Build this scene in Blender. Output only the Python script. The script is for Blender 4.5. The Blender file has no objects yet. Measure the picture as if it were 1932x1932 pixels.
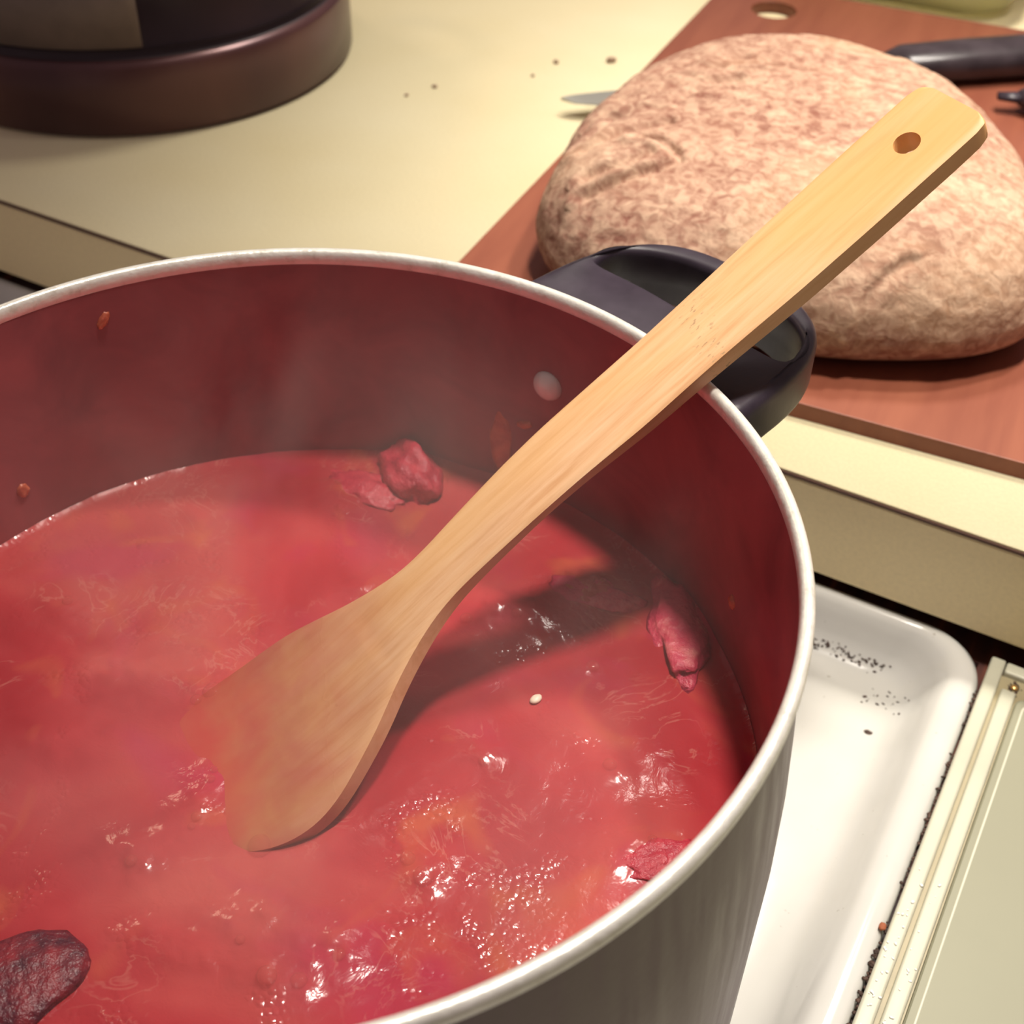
import bpy, bmesh, math, random
import numpy as np
from mathutils import Vector, Matrix, noise

# ------------------------------------------------------------------ camera, world, lights
scene = bpy.context.scene
COL = scene.collection
CAM = Vector((0.1724, -0.1834, 0.2222))
RX = Vector((0.8710, 0.4909, 0.0189)).normalized()      # image right
RY = Vector((0.3371, -0.5692, -0.7500)).normalized()    # image down
RZ = RX.cross(RY).normalized()                          # viewing direction
RY = RZ.cross(RX).normalized()
FPX = 2436.66
cd = bpy.data.cameras.new('camera')
cam = bpy.data.objects.new('camera', cd)
COL.objects.link(cam)
cam.matrix_world = Matrix(((RX.x, -RY.x, -RZ.x, CAM.x), (RX.y, -RY.y, -RZ.y, CAM.y), (RX.z, -RY.z, -RZ.z, CAM.z), (0, 0, 0, 1)))
cd.sensor_width = 36.0
cd.lens = FPX / 1932 * 36.0
cd.clip_start = 0.01
cd.dof.use_dof = True
cd.dof.focus_distance = 0.372
cd.dof.aperture_fstop = 17.0
scene.camera = cam

scene.view_settings.view_transform = 'Standard'
scene.view_settings.look = 'None'
scene.view_settings.gamma = 1.0
scene.view_settings.use_curve_mapping = False
scene.view_settings.exposure = 0.34

world = bpy.data.worlds.new('kitchen_world')
scene.world = world
world.use_nodes = True
bg = world.node_tree.nodes['Background']
bg.inputs[0].default_value = (1.0, 0.74, 0.74, 1)
bg.inputs[1].default_value = 0.17


def area_light(name, loc, target, size, power, color):
    ld = bpy.data.lights.new(name, 'AREA')
    ld.shape = 'DISK'
    ld.size = size
    ld.energy = power
    ld.color = color
    lo = bpy.data.objects.new(name, ld)
    COL.objects.link(lo)
    lo.location = loc
    lo.rotation_euler = (Vector(target) - Vector(loc)).to_track_quat('-Z', 'Y').to_euler()
    return lo


def spot_light(name, loc, target, radius, power, color, cone, blend):
    ld = bpy.data.lights.new(name, 'SPOT')
    ld.shadow_soft_size = radius
    ld.energy = power
    ld.color = color
    ld.spot_size = math.radians(cone)
    ld.spot_blend = blend
    lo = bpy.data.objects.new(name, ld)
    COL.objects.link(lo)
    lo.location = loc
    lo.rotation_euler = (Vector(target) - Vector(loc)).to_track_quat('-Z', 'Y').to_euler()
    return lo


spot_light('overhead_spot', (0.12, 0.21, 0.92), (0.25, 0.22, -0.1), 0.050, 38.0, (1.0, 0.92, 0.82), 68, 1.0)  # unseen overhead spot, cone aimed right so the left side falls darker
spot_light('back_lamp', (0.25, 0.66, 0.95), (0.22, 0.30, -0.1), 0.045, 31.0, (1.0, 0.92, 0.82), 68, 1.0)
spot_light('counter_fill', (-0.06, 0.90, 1.20), (-0.10, 0.66, -0.1), 0.10, 62.0, (1.0, 0.92, 0.82), 54, 1.0)  # added spot that brightens the back of the counter
area_light('side_lamp', (-1.25, 0.75, 0.95), (-0.1, 0.35, -0.1), 0.22, 1.2, (1.0, 0.74, 0.50))

random.seed(7)
ZC = -0.1098      # counter top
YC = 0.2278       # counter front
ZB = -0.1584      # bottom of the counter's front edge
ZS = -0.0865      # soup level


# ------------------------------------------------------------------ helpers
def s2l(c):
    return tuple((v / 255 / 12.92 if v / 255 <= 0.04045 else ((v / 255 + 0.055) / 1.055) ** 2.4) for v in c) + (1,)


class NT:
    def __init__(self, name):
        self.m = bpy.data.materials.new(name)
        self.m.use_nodes = True
        self.t = self.m.node_tree
        self.b = self.t.nodes['Principled BSDF']
        self.c = None

    def n(self, kind, **kw):
        nd = self.t.nodes.new(kind)
        for k, v in kw.items():
            setattr(nd, k, v)
        return nd

    def link(self, a, b):
        self.t.links.new(a, b)

    def coord(self, scale=(1, 1, 1), which='Object', rot=(0, 0, 0)):
        tc = self.n('ShaderNodeTexCoord')
        mp = self.n('ShaderNodeMapping')
        mp.inputs['Scale'].default_value = scale
        mp.inputs['Rotation'].default_value = rot
        self.link(tc.outputs[which], mp.inputs[0])
        return mp.outputs[0]

    def noise(self, vec, scale, detail=3, rough=0.5, dist=0.0):
        nz = self.n('ShaderNodeTexNoise')
        nz.inputs['Scale'].default_value = scale
        nz.inputs['Detail'].default_value = detail
        nz.inputs['Roughness'].default_value = rough
        nz.inputs['Distortion'].default_value = dist
        self.link(vec, nz.inputs['Vector'])
        return nz.outputs[0]

    def ramp(self, fac, stops):
        r = self.n('ShaderNodeValToRGB')
        while len(r.color_ramp.elements) < len(stops):
            r.color_ramp.elements.new(0.5)
        for e, (p, c) in zip(r.color_ramp.elements, stops):
            e.position = p
            e.color = c if len(c) == 4 else tuple(c) + (1,)
        self.link(fac, r.inputs[0])
        return r.outputs[0]

    def mix(self, fac, a, b, mode='MIX'):
        m = self.n('ShaderNodeMix', data_type='RGBA', blend_type=mode)
        for sock, v in ((m.inputs[0], fac), (m.inputs[6], a), (m.inputs[7], b)):
            if hasattr(v, 'is_linked'):
                self.link(v, sock)
            else:
                sock.default_value = v
        return m.outputs[2]

    def math(self, op, a, b=0.0, clamp=False):
        m = self.n('ShaderNodeMath', operation=op, use_clamp=clamp)
        for sock, v in ((m.inputs[0], a), (m.inputs[1], b)):
            if hasattr(v, 'is_linked'):
                self.link(v, sock)
            else:
                sock.default_value = v
        return m.outputs[0]

    def bump(self, h, strength=0.3, dist=0.001, prev=None):
        b = self.n('ShaderNodeBump')
        b.inputs['Strength'].default_value = strength
        b.inputs['Distance'].default_value = dist
        self.link(h, b.inputs['Height'])
        if prev is not None:
            self.link(prev, b.inputs['Normal'])
        return b.outputs[0]

    def set(self, **kw):
        names = dict(color='Base Color', rough='Roughness', metal='Metallic', normal='Normal', coat='Coat Weight',
                     coat_rough='Coat Roughness', sss='Subsurface Weight', spec='Specular IOR Level', trans='Transmission Weight',
                     ior='IOR', alpha='Alpha')
        for k, v in kw.items():
            s = self.b.inputs[names[k]]
            if hasattr(v, 'is_linked'):
                self.link(v, s)
            else:
                s.default_value = v
        return self


W4 = (1, 1, 1, 1)
K4 = (0, 0, 0, 1)


def simple(name, col, rough=0.5, metal=0.0, nscale=60, namp=0.12, bumpd=0.0, **kw):
    t = NT(name)
    v = t.coord()
    nz = t.noise(v, nscale, 4)
    dark = tuple(c * (1 - namp) for c in col[:3]) + (1,)
    lite = tuple(min(1, c * (1 + namp)) for c in col[:3]) + (1,)
    t.set(color=t.ramp(nz, [(0.3, dark), (0.7, lite)]), rough=rough, metal=metal, **kw)
    if bumpd:
        t.set(normal=t.bump(t.noise(v, nscale * 4, 3), 0.5, bumpd))
    return t.m


def link_obj(name, mesh, mat, parent=None, smooth=True):
    o = bpy.data.objects.new(name, mesh)
    COL.objects.link(o)
    if mat is not None:
        mesh.materials.append(mat)
    if parent is not None:
        o.parent = parent
    if smooth:
        for p in mesh.polygons:
            p.use_smooth = True
    return o


def from_bm(name, bm, mat, parent=None, smooth=True):
    bmesh.ops.recalc_face_normals(bm, faces=bm.faces)
    me = bpy.data.meshes.new(name)
    bm.to_mesh(me)
    bm.free()
    return link_obj(name, me, mat, parent, smooth)


def from_py(name, v, f, mat, parent=None, smooth=True):
    me = bpy.data.meshes.new(name)
    me.from_pydata([tuple(x) for x in v], [], f)
    me.update()
    bm = bmesh.new()
    bm.from_mesh(me)
    bmesh.ops.recalc_face_normals(bm, faces=bm.faces)
    bm.to_mesh(me)
    bm.free()
    return link_obj(name, me, mat, parent, smooth)


def tag(o, label, cat, group=None, kind=None):
    o['label'] = label
    o['category'] = cat
    if group:
        o['group'] = group
    if kind:
        o['kind'] = kind
    return o


def empty(name, loc, rotz=0.0):
    o = bpy.data.objects.new(name, None)
    COL.objects.link(o)
    o.location = loc
    o.rotation_euler = (0, 0, rotz)
    o.empty_display_size = 0.02
    return o


def bevel(o, w, seg=3, angle=40):
    m = o.modifiers.new('bevel', 'BEVEL')
    m.width = w
    m.segments = seg
    m.limit_method = 'ANGLE'
    m.angle_limit = math.radians(angle)
    m.harden_normals = False
    return o


def box_bm(x0, x1, y0, y1, z0, z1, bm=None):
    bm = bm or bmesh.new()
    vs = [bm.verts.new(p) for p in ((x0, y0, z0), (x1, y0, z0), (x1, y1, z0), (x0, y1, z0), (x0, y0, z1), (x1, y0, z1), (x1, y1, z1), (x0, y1, z1))]
    for f in ((0, 3, 2, 1), (4, 5, 6, 7), (0, 1, 5, 4), (1, 2, 6, 5), (2, 3, 7, 6), (3, 0, 4, 7)):
        bm.faces.new([vs[i] for i in f])
    return bm


def lathe(name, prof, mat, parent=None, seg=192, closed=False, center=(0, 0)):
    v, f = [], []
    n = len(prof)
    for i in range(seg):
        a = 2 * math.pi * i / seg
        for r, z in prof:
            v.append((center[0] + r * math.cos(a), center[1] + r * math.sin(a), z))
    m = n if closed else n - 1
    for i in range(seg):
        j = (i + 1) % seg
        for k in range(m):
            q = (k + 1) % n
            f.append((i * n + k, j * n + k, j * n + q, i * n + q))
    return from_py(name, v, f, mat, parent)


def fbm(x, y, z=0.0, oct=4):
    s, a, t = 0.0, 1.0, 0.0
    p = Vector((x, y, z))
    for _ in range(oct):
        s += a * noise.noise(p)
        t += a
        a *= 0.5
        p = p * 2.03
    return s / t


def rr_ring(x0, x1, y0, y1, r, z, seg=10):
    pts = []
    for cx, cy, a0 in ((x1 - r, y1 - r, 0), (x0 + r, y1 - r, 90), (x0 + r, y0 + r, 180), (x1 - r, y0 + r, 270)):
        for k in range(seg + 1):
            a = math.radians(a0 + 90 * k / seg)
            pts.append((cx + r * math.cos(a), cy + r * math.sin(a), z))
    return pts


def loft(name, rings, mat, parent=None, cap_first=True, cap_last=True, smooth=True):
    v, f = [], []
    n = len(rings[0])
    for r in rings:
        v += r
    for i in range(len(rings) - 1):
        for k in range(n):
            q = (k + 1) % n
            f.append((i * n + k, i * n + q, (i + 1) * n + q, (i + 1) * n + k))
    if cap_first:
        f.append(tuple(range(n))[::-1])
    if cap_last:
        f.append(tuple((len(rings) - 1) * n + k for k in range(n)))
    return from_py(name, v, f, mat, parent, smooth)


def blob(name, mat, rad, loc, seed, amp=0.25, freq=1.4, sub=3, parent=None, rot=(0, 0, 0)):
    bm = bmesh.new()
    bmesh.ops.create_icosphere(bm, subdivisions=sub, radius=1.0)
    for v in bm.verts:
        k = 1 + amp * fbm(v.co.x * freq + seed, v.co.y * freq, v.co.z * freq + seed * 0.3, 3)
        v.co = Vector((v.co.x * rad[0] * k, v.co.y * rad[1] * k, v.co.z * rad[2] * k))
    o = from_bm(name, bm, mat, parent)
    o.location = loc
    o.rotation_euler = rot
    return o


# ------------------------------------------------------------------ materials
def mat_counter():
    t = NT('cream_laminate')
    v = t.coord()
    base = t.ramp(t.noise(v, 9, 3), [(0.3, (0.78, 0.690, 0.42, 1)), (0.7, (0.82, 0.745, 0.49, 1))])
    fine = t.ramp(t.noise(v, 700, 2), [(0.42, (0.80, 0.80, 0.80, 1)), (0.6, W4)])
    col = t.mix(0.25, base, fine, 'MULTIPLY')
    t.set(color=col, rough=0.42, spec=0.35, normal=t.bump(t.noise(v, 500, 2), 0.15, 0.0003))
    return t.m


def mat_enamel():
    t = NT('white_enamel')
    v = t.coord()
    base = t.ramp(t.noise(v, 20, 3), [(0.3, (0.57, 0.565, 0.52, 1)), (0.7, (0.63, 0.625, 0.585, 1))])
    sp = t.ramp(t.noise(v, 260, 3, 0.6), [(0.70, K4), (0.76, W4)])
    col = t.mix(t.math('MULTIPLY', sp, 0.6), base, (0.22, 0.17, 0.12, 1))
    t.set(color=col, rough=0.13, coat=0.5, coat_rough=0.06, normal=t.bump(t.noise(v, 60, 2), 0.12, 0.0006))
    return t.m


def mat_aluminium(name, col, rough=0.36, streak=True, metal=0.9):
    t = NT(name)
    v = t.coord((1, 1, 0.05) if streak else (1, 1, 1))
    nz = t.noise(v, 260 if streak else 90, 4)
    c0 = tuple(c * 0.8 for c in col) + (1,)
    t.set(color=t.ramp(nz, [(0.3, c0), (0.7, tuple(col) + (1,))]), metal=metal,
          rough=t.ramp(nz, [(0.3, (rough * 0.8,) * 3 + (1,)), (0.7, (rough * 1.2,) * 3 + (1,))]),
          normal=t.bump(t.noise(t.coord(), 350, 3), 0.25, 0.0003))
    return t.m


def mat_rim():
    t = NT('worn_rim_metal')
    v = t.coord()
    nz = t.noise(v, 170, 4, 0.6)
    col = t.ramp(nz, [(0.22, (0.55, 0.51, 0.42, 1)), (0.40, (0.78, 0.77, 0.69, 1)), (0.7, (0.88, 0.87, 0.80, 1))])
    t.set(color=col, metal=0.35, rough=0.32, normal=t.bump(t.noise(v, 420, 4), 0.5, 0.0005))
    return t.m


def mat_lining():
    t = NT('dark_anodised_lining')
    v = t.coord((1, 1, 1))
    nz = t.noise(v, 26, 4, 0.6, 0.8)
    col = t.ramp(nz, [(0.3, (0.22, 0.056, 0.066, 1)), (0.7, (0.37, 0.092, 0.10, 1))])  # extra red carries the soup's reflection in the wall colour
    tc = t.n('ShaderNodeTexCoord')
    sx = t.n('ShaderNodeSeparateXYZ')
    t.link(tc.outputs['Object'], sx.inputs[0])
    h = t.math('ADD', sx.outputs[2], t.math('MULTIPLY', t.noise(v, 40, 4), 0.02))
    mr = t.n('ShaderNodeMapRange')
    mr.inputs[1].default_value = -0.02
    mr.inputs[2].default_value = -0.078
    t.link(h, mr.inputs[0])
    col = t.mix(t.math('MULTIPLY', mr.outputs[0], 0.6), col, (0.27, 0.035, 0.038, 1))
    t.set(color=col, rough=0.38, spec=0.45, normal=t.bump(nz, 0.15, 0.001))
    return t.m


def mat_soup():
    t = NT('tomato_soup')
    v = t.coord()
    big = t.noise(v, 15, 3, 0.5, 0.6)
    col = t.ramp(big, [(0.30, (0.32, 0.013, 0.022, 1)), (0.48, (0.43, 0.040, 0.048, 1)), (0.66, (0.53, 0.090, 0.082, 1))])
    mag = t.ramp(t.noise(t.coord((1, 1, 1), rot=(0.3, 0.2, 1.0)), 21, 3, 0.5, 0.8), [(0.54, K4), (0.68, W4)])
    col = t.mix(t.math('MULTIPLY', mag, 0.45), col, (0.44, 0.025, 0.085, 1))
    org = t.ramp(t.noise(v, 30, 2, 0.5, 1.0), [(0.58, K4), (0.74, W4)])
    col = t.mix(t.math('MULTIPLY', org, 0.40), col, (0.60, 0.16, 0.055, 1))
    patch = t.ramp(t.noise(v, 34, 3, 0.6, 1.0), [(0.55, K4), (0.66, W4)])
    rid = t.math('ABSOLUTE', t.math('SUBTRACT', t.noise(t.coord((1, 1, 1), rot=(0, 0, 0.7)), 44, 4, 0.6, 1.6), 0.5))
    rid = t.ramp(rid, [(0.0, W4), (0.020, K4)])
    rmask = t.ramp(t.noise(v, 24, 2, 0.5, 0.3), [(0.50, K4), (0.62, W4)])
    col = t.mix(t.math('MULTIPLY', t.math('MULTIPLY', rid, rmask), 0.26), col, (0.70, 0.34, 0.26, 1))
    vor = t.n('ShaderNodeTexVoronoi', feature='F1')
    vor.inputs['Scale'].default_value = 520
    t.link(v, vor.inputs['Vector'])
    foam = t.math('MULTIPLY', t.math('SUBTRACT', 0.6, vor.outputs[0]), patch)
    n1 = t.bump(t.noise(v, 105, 4, 0.6, 0.5), 0.24, 0.0013)
    n2 = t.bump(foam, 0.55, 0.0008, n1)
    t.set(color=col, rough=0.15, spec=0.42, sss=0.15, normal=n2)
    t.b.inputs['Subsurface Radius'].default_value = (0.006, 0.0015, 0.001)
    t.b.inputs['Subsurface Scale'].default_value = 0.6
    return t.m


def mat_wood_spoon():
    t = NT('bamboo_wood')
    v = t.coord((1.0, 14, 6))
    g = t.noise(v, 26, 5, 0.6, 0.3)
    v2 = t.coord((1.0, 5, 3))
    g2 = t.noise(v2, 9, 3, 0.5, 0.2)
    col = t.ramp(g, [(0.25, (0.54, 0.27, 0.11, 1)), (0.5, (0.67, 0.405, 0.215, 1)), (0.75, (0.73, 0.49, 0.29, 1))])
    col = t.mix(t.math('MULTIPLY', t.ramp(g2, [(0.40, K4), (0.66, W4)]), 0.45), col, (0.74, 0.43, 0.15, 1))
    tc = t.n('ShaderNodeTexCoord')
    sx = t.n('ShaderNodeSeparateXYZ')
    t.link(tc.outputs['Object'], sx.inputs[0])
    hs = t.n('ShaderNodeMapRange')
    hs.inputs[1].default_value = 0.11
    hs.inputs[2].default_value = 0.20
    t.link(t.n('ShaderNodeSeparateXYZ').outputs[0] if False else sx.outputs[0], hs.inputs[0])
    worn = t.math('MULTIPLY', hs.outputs[0], t.math('ADD', t.math('MULTIPLY', g2, 0.9), 0.25), True)
    col = t.mix(worn, col, (0.62, 0.31, 0.10, 1))
    # bamboo node flecks across the handle
    band = t.math('SUBTRACT', 1.0, t.math('MULTIPLY', t.math('ABSOLUTE', t.math('SUBTRACT', t.math('ADD', sx.outputs[0], t.math('MULTIPLY', sx.outputs[1], 0.25)), 0.104)), 130), True)
    fl = t.ramp(t.noise(t.coord((0.45, 1, 1)), 900, 2), [(0.60, K4), (0.68, W4)])
    col = t.mix(t.math('MULTIPLY', t.math('MULTIPLY', band, fl), 0.75), col, (0.26, 0.17, 0.09, 1))
    # sauce stain towards the bowl
    e = t.math('ADD', sx.outputs[0], t.math('MULTIPLY', t.math('SUBTRACT', t.noise(t.coord(), 60, 3), 0.5), 0.03))
    e = t.math('ADD', e, t.math('MULTIPLY', sx.outputs[1], 0.45))
    mr = t.n('ShaderNodeMapRange')
    mr.inputs[1].default_value = -0.014
    mr.inputs[2].default_value = -0.062
    t.link(e, mr.inputs[0])
    stain = t.ramp(t.noise(t.coord(), 45, 4, 0.6, 0.6), [(0.35, (0.40, 0.065, 0.050, 1)), (0.65, (0.44, 0.15, 0.065, 1))])
    col = t.mix(t.math('MULTIPLY', mr.outputs[0], 0.85), col, stain)
    tip = t.n('ShaderNodeMapRange')
    tip.inputs[1].default_value = -0.066
    tip.inputs[2].default_value = -0.090
    t.link(e, tip.inputs[0])
    col = t.mix(t.math('MULTIPLY', tip.outputs[0], 0.8), col, (0.48, 0.045, 0.045, 1))
    rg = t.math('SUBTRACT', 0.48, t.math('MULTIPLY', mr.outputs[0], 0.30))
    t.set(color=col, rough=rg, spec=0.4, normal=t.bump(g, 0.2, 0.0003))
    return t.m


def mat_bread():
    t = NT('floury_crust')
    v = t.coord((1, 1, 1))
    vs = t.coord((0.8, 2.2, 1.4), rot=(0, 0, 0.30))
    big = t.noise(v, 12, 3, 0.5, 0.8)
    st = t.noise(vs, 38, 4, 0.6, 1.4)
    mid = t.noise(v, 190, 4, 0.62, 0.8)
    vor = t.n('ShaderNodeTexVoronoi', feature='F1')
    vor.inputs['Scale'].default_value = 210
    t.link(v, vor.inputs['Vector'])
    crust = t.ramp(big, [(0.32, (0.19, 0.072, 0.052, 1)), (0.5, (0.25, 0.118, 0.080, 1)), (0.68, (0.31, 0.172, 0.098, 1))])
    flour = (0.60, 0.425, 0.295, 1)
    f1 = t.ramp(st, [(0.42, K4), (0.62, W4)])
    f2 = t.ramp(mid, [(0.42, K4), (0.58, W4)])
    f3 = t.ramp(vor.outputs[0], [(0.25, W4), (0.6, K4)])
    f4 = t.ramp(t.noise(v, 9, 2), [(0.40, K4), (0.65, W4)])
    f = t.math('ADD', t.math('MULTIPLY', f1, 0.26), t.math('MULTIPLY', f2, 0.38))
    f = t.math('ADD', f, t.math('MULTIPLY', f3, 0.10))
    f = t.math('ADD', f, t.math('MULTIPLY', f4, 0.16), True)
    col = t.mix(f, crust, flour)
    n1 = t.bump(st, 0.35, 0.003)
    n2 = t.bump(mid, 0.5, 0.0012, n1)
    t.set(color=col, rough=0.85, spec=0.15, normal=n2)
    return t.m


def mat_board():
    t = NT('reddish_board')
    v = t.coord((6, 0.6, 3))
    g = t.noise(v, 14, 4, 0.6, 0.3)
    col = t.ramp(g, [(0.3, (0.205, 0.060, 0.034, 1)), (0.7, (0.26, 0.084, 0.046, 1))])
    t.set(color=col, rough=0.36, spec=0.45, normal=t.bump(g, 0.08, 0.0004))
    return t.m


def mat_plastic(name, col, rough=0.3):
    t = NT(name)
    v = t.coord()
    nz = t.noise(v, 45, 4, 0.6)
    lit = tuple(min(1, c * 1.7 + 0.01) for c in col) + (1,)
    t.set(color=t.ramp(nz, [(0.4, tuple(col) + (1,)), (0.75, lit)]), rough=rough, spec=0.5)
    t.set(normal=t.bump(t.noise(v, 300, 2), 0.1, 0.0003))
    return t.m


M_counter = mat_counter()
M_enamel = mat_enamel()
M_soup = mat_soup()
M_spoon = mat_wood_spoon()
M_bread = mat_bread()
M_board = mat_board()
M_alu = mat_aluminium('spun_aluminium', (0.22, 0.175, 0.195), 0.42, True, 0.85)
M_rim = mat_rim()
M_lining = mat_lining()
M_black = mat_plastic('black_handle_plastic', (0.020, 0.013, 0.022), 0.42)

# ------------------------------------------------------------------ countertop
ct = tag(empty('countertop', (0, YC, ZC)), 'cream laminate kitchen countertop behind the stove, under the bread board', 'countertop')
o = from_bm('laminate_top', box_bm(-1.3, 1.2, 0.0, 1.1, -0.0012, 0.0), M_counter, ct)
o = from_bm('edge_seam', box_bm(-1.3, 1.2, -0.0006, 1.1, -0.0026, -0.0012), simple('brown_seam', (0.10, 0.045, 0.03, 1), 0.7), ct, False)
M_edge = simple('beige_edge_laminate', (0.84, 0.70, 0.40, 1), 0.45, nscale=500, namp=0.04, bumpd=0.0002)
o = from_bm('front_edge', box_bm(-1.3, 1.2, 0.0, 0.025, ZB - ZC, -0.0026), M_edge, ct, False)
bevel(o, 0.0015, 2)
o = from_bm('core', box_bm(-1.3, 1.2, 0.025, 1.1, -0.030, -0.0026), simple('particle_board', (0.35, 0.24, 0.15, 1), 0.9), ct, False)

# ------------------------------------------------------------------ stove body under the counter edge, enamel cooktop
t = NT('rusty_stove_steel')
v = t.coord((1, 0.15, 1))
r = t.noise(v, 55, 3, 0.6)
t.set(color=t.ramp(r, [(0.35, (0.030, 0.014, 0.014, 1)), (0.55, (0.075, 0.022, 0.016, 1)), (0.70, (0.28, 0.075, 0.030, 1))]), rough=0.5)
M_rust = t.m
stove = tag(empty('stove', (0, 0.0, -0.174)), 'dark rusty brown stove body showing in the gap under the countertop edge', 'stove')
from_bm('stove_deck', box_bm(-0.75, 0.62, -0.34, 0.30, -0.012, 0.0), M_rust, stove, False)
from_bm('stove_back_wall', box_bm(-0.75, 0.62, 0.30, 0.31, -0.012, 0.040), M_rust, stove, False)

ck = tag(empty('drip_tray', (0, 0, -0.174)), 'white enamel drip tray with rounded corners under the big pot', 'tray')
X0, X1, Y0, Y1 = -0.60, 0.1738, -0.20, 0.2312
spec = [  # inset right, inset far, corner radius, z (relative to -0.174)
    (0.0000, 0.0000, 0.026, 0.0000), (0.0000, 0.0000, 0.026, 0.0055), (0.0008, 0.0006, 0.0255, 0.0078), (0.0030, 0.0020, 0.024, 0.0092),
    (0.0070, 0.0040, 0.022, 0.0094), (0.0105, 0.0058, 0.020, 0.0086), (0.0130, 0.0075, 0.019, 0.0066), (0.0160, 0.0095, 0.018, 0.0020),
    (0.0195, 0.0120, 0.017, -0.0040), (0.0240, 0.0150, 0.016, -0.0090), (0.0290, 0.0185, 0.016, -0.0115), (0.0350, 0.0230, 0.016, -0.0125),
    (0.0450, 0.0300, 0.014, -0.0128)]
rings = [rr_ring(X0 + a, X1 - a, Y0 + b, Y1 - b, r_, z, 14) for a, b, r_, z in spec]
# the stove deck has an opening for the sunken tray: the tray hangs in it, so the deck is cut there
loft('tray_shell', rings, M_enamel, ck, cap_first=False)
for nm in ('stove_deck',):
    old = bpy.data.objects[nm]
    bpy.data.objects.remove(old)
bm = box_bm(-0.75, X0 + 0.004, -0.34, 0.30, -0.012, 0.0)
box_bm(X1 - 0.003, 0.62, -0.34, 0.30, -0.012, 0.0, bm)
box_bm(X0 + 0.004, X1 - 0.003, Y1 - 0.003, 0.30, -0.012, 0.0, bm)
box_bm(X0 + 0.004, X1 - 0.003, -0.34, Y0 + 0.004, -0.012, 0.0, bm)
from_bm('stove_deck', bm, M_rust, stove, False)

# burnt crust along the foot of the tray's slopes and in the joint beside it
M_burnt = simple('burnt_crust', (0.055, 0.028, 0.018, 1), 0.75, nscale=300, namp=0.5)
M_burnt2 = simple('rust_red_crumb', (0.34, 0.10, 0.04, 1), 0.75, nscale=300, namp=0.3)


def crumbs_bm(pts, rmin, rmax, seed):
    rnd = random.Random(seed)
    bm = bmesh.new()
    for p in pts:
        r_ = rnd.uniform(rmin, rmax)
        mt = Matrix.Translation(Vector(p) + Vector((0, 0, r_ * 0.3))) @ Matrix.Rotation(rnd.uniform(0, 6.28), 4, 'Z') @ Matrix.Diagonal((r_ * rnd.uniform(0.8, 1.8), r_ * rnd.uniform(0.6, 1.1), r_ * 0.55, 1))
        bmesh.ops.create_icosphere(bm, subdivisions=1, radius=1.0, matrix=mt)
    return bm


def tray_z(dx):
    xs = [s_[0] for s_ in spec][::-1]
    return -0.174 + float(np.interp(dx, [s_[0] for s_ in spec], [s_[3] for s_ in spec]))


rnd = random.Random(3)
pts = []
for i in range(150):     # far edge crust line
    x = rnd.uniform(0.095, 0.150)
    y = 0.2152 + rnd.gauss(0, 0.0007) - (0.004 * rnd.random() if rnd.random() < 0.2 else 0)
    pts.append((x, y, -0.174 + float(np.interp(Y1 - y, [s_[1] for s_ in spec], [s_[3] for s_ in spec]))))
for i in range(30):     # speckles round the inner corner
    x = rnd.uniform(0.132, 0.152)
    y = rnd.uniform(0.192, 0.214)
    pts.append((x, y, tray_z(X1 - x) + 0.0001))
o = from_bm('burnt_crumbs', crumbs_bm(pts, 0.00025, 0.0007, 4), M_burnt, None)
tag(o, 'fine burnt crumbs in a line along the far inside edge of the white tray', 'crumbs', kind='stuff')
pts = []
for i in range(230):
    y = rnd.uniform(-0.05, 0.205)
    if fbm(y * 60, 3.1) < -0.12:
        continue
    pts.append((X1 + 0.0003 + rnd.gauss(0, 0.0004), y, -0.1665 + rnd.uniform(0, 0.001)))
o = from_bm('joint_grime', crumbs_bm(pts, 0.0004, 0.0010, 9), M_burnt, None)
tag(o, 'dark baked-on grime along the joint between white tray and metal cover', 'grime', kind='stuff')
o = blob('burnt_flake', M_burnt, (0.0019, 0.0012, 0.0008), (0.1415, 0.1800, -0.1862), 5.0, 0.3)
tag(o, 'dark brown burnt flake lying on the white tray floor', 'crumb')
o = blob('grime_chip', M_burnt2, (0.0012, 0.0016, 0.0009), (0.1727, 0.0830, -0.1643), 8.0, 0.5)
tag(o, 'rust red chip stuck on the edge of the white tray beside the cover', 'crumb')

# ------------------------------------------------------------------ metal cover over the next burner
M_cover = simple('pale_brushed_cover', (0.53, 0.525, 0.41, 1), 0.5, 0.15, 30, 0.06)
M_cover_panel = simple('pale_cover_panel', (0.235, 0.232, 0.155, 1), 0.5, 0.1, 12, 0.04)
cv = tag(empty('burner_cover', (0.1746, -0.32, -0.174)), 'pale metal burner cover with raised border right of the white tray', 'cover')
LY = 0.32 + 0.2240
o = from_bm('outer_rail', box_bm(0.0, 0.0058, 0.0, LY, 0.0, 0.0108), M_cover, cv)
bevel(o, 0.0010, 3)
o = from_bm('back_rail', box_bm(0.0062, 0.42, LY - 0.0062, LY, 0.0, 0.0104), M_cover, cv)
bevel(o, 0.0010, 3)
o = from_bm('groove', box_bm(0.0058, 0.42, 0.0, LY - 0.0062, 0.0, 0.0078), simple('groove_grime', (0.34, 0.29, 0.17, 1), 0.45), cv, False)
o = from_bm('inner_rail', box_bm(0.0074, 0.0132, 0.0, LY - 0.0145, 0.0078, 0.0100), M_cover, cv)
bevel(o, 0.0010, 3)
pan = rr_ring(0.0138, 0.42, -0.02, LY - 0.0165, 0.004, 0.0078, 6)
pan2 = rr_ring(0.0140, 0.4198, -0.0198, LY - 0.0167, 0.004, 0.0098, 6)
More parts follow.
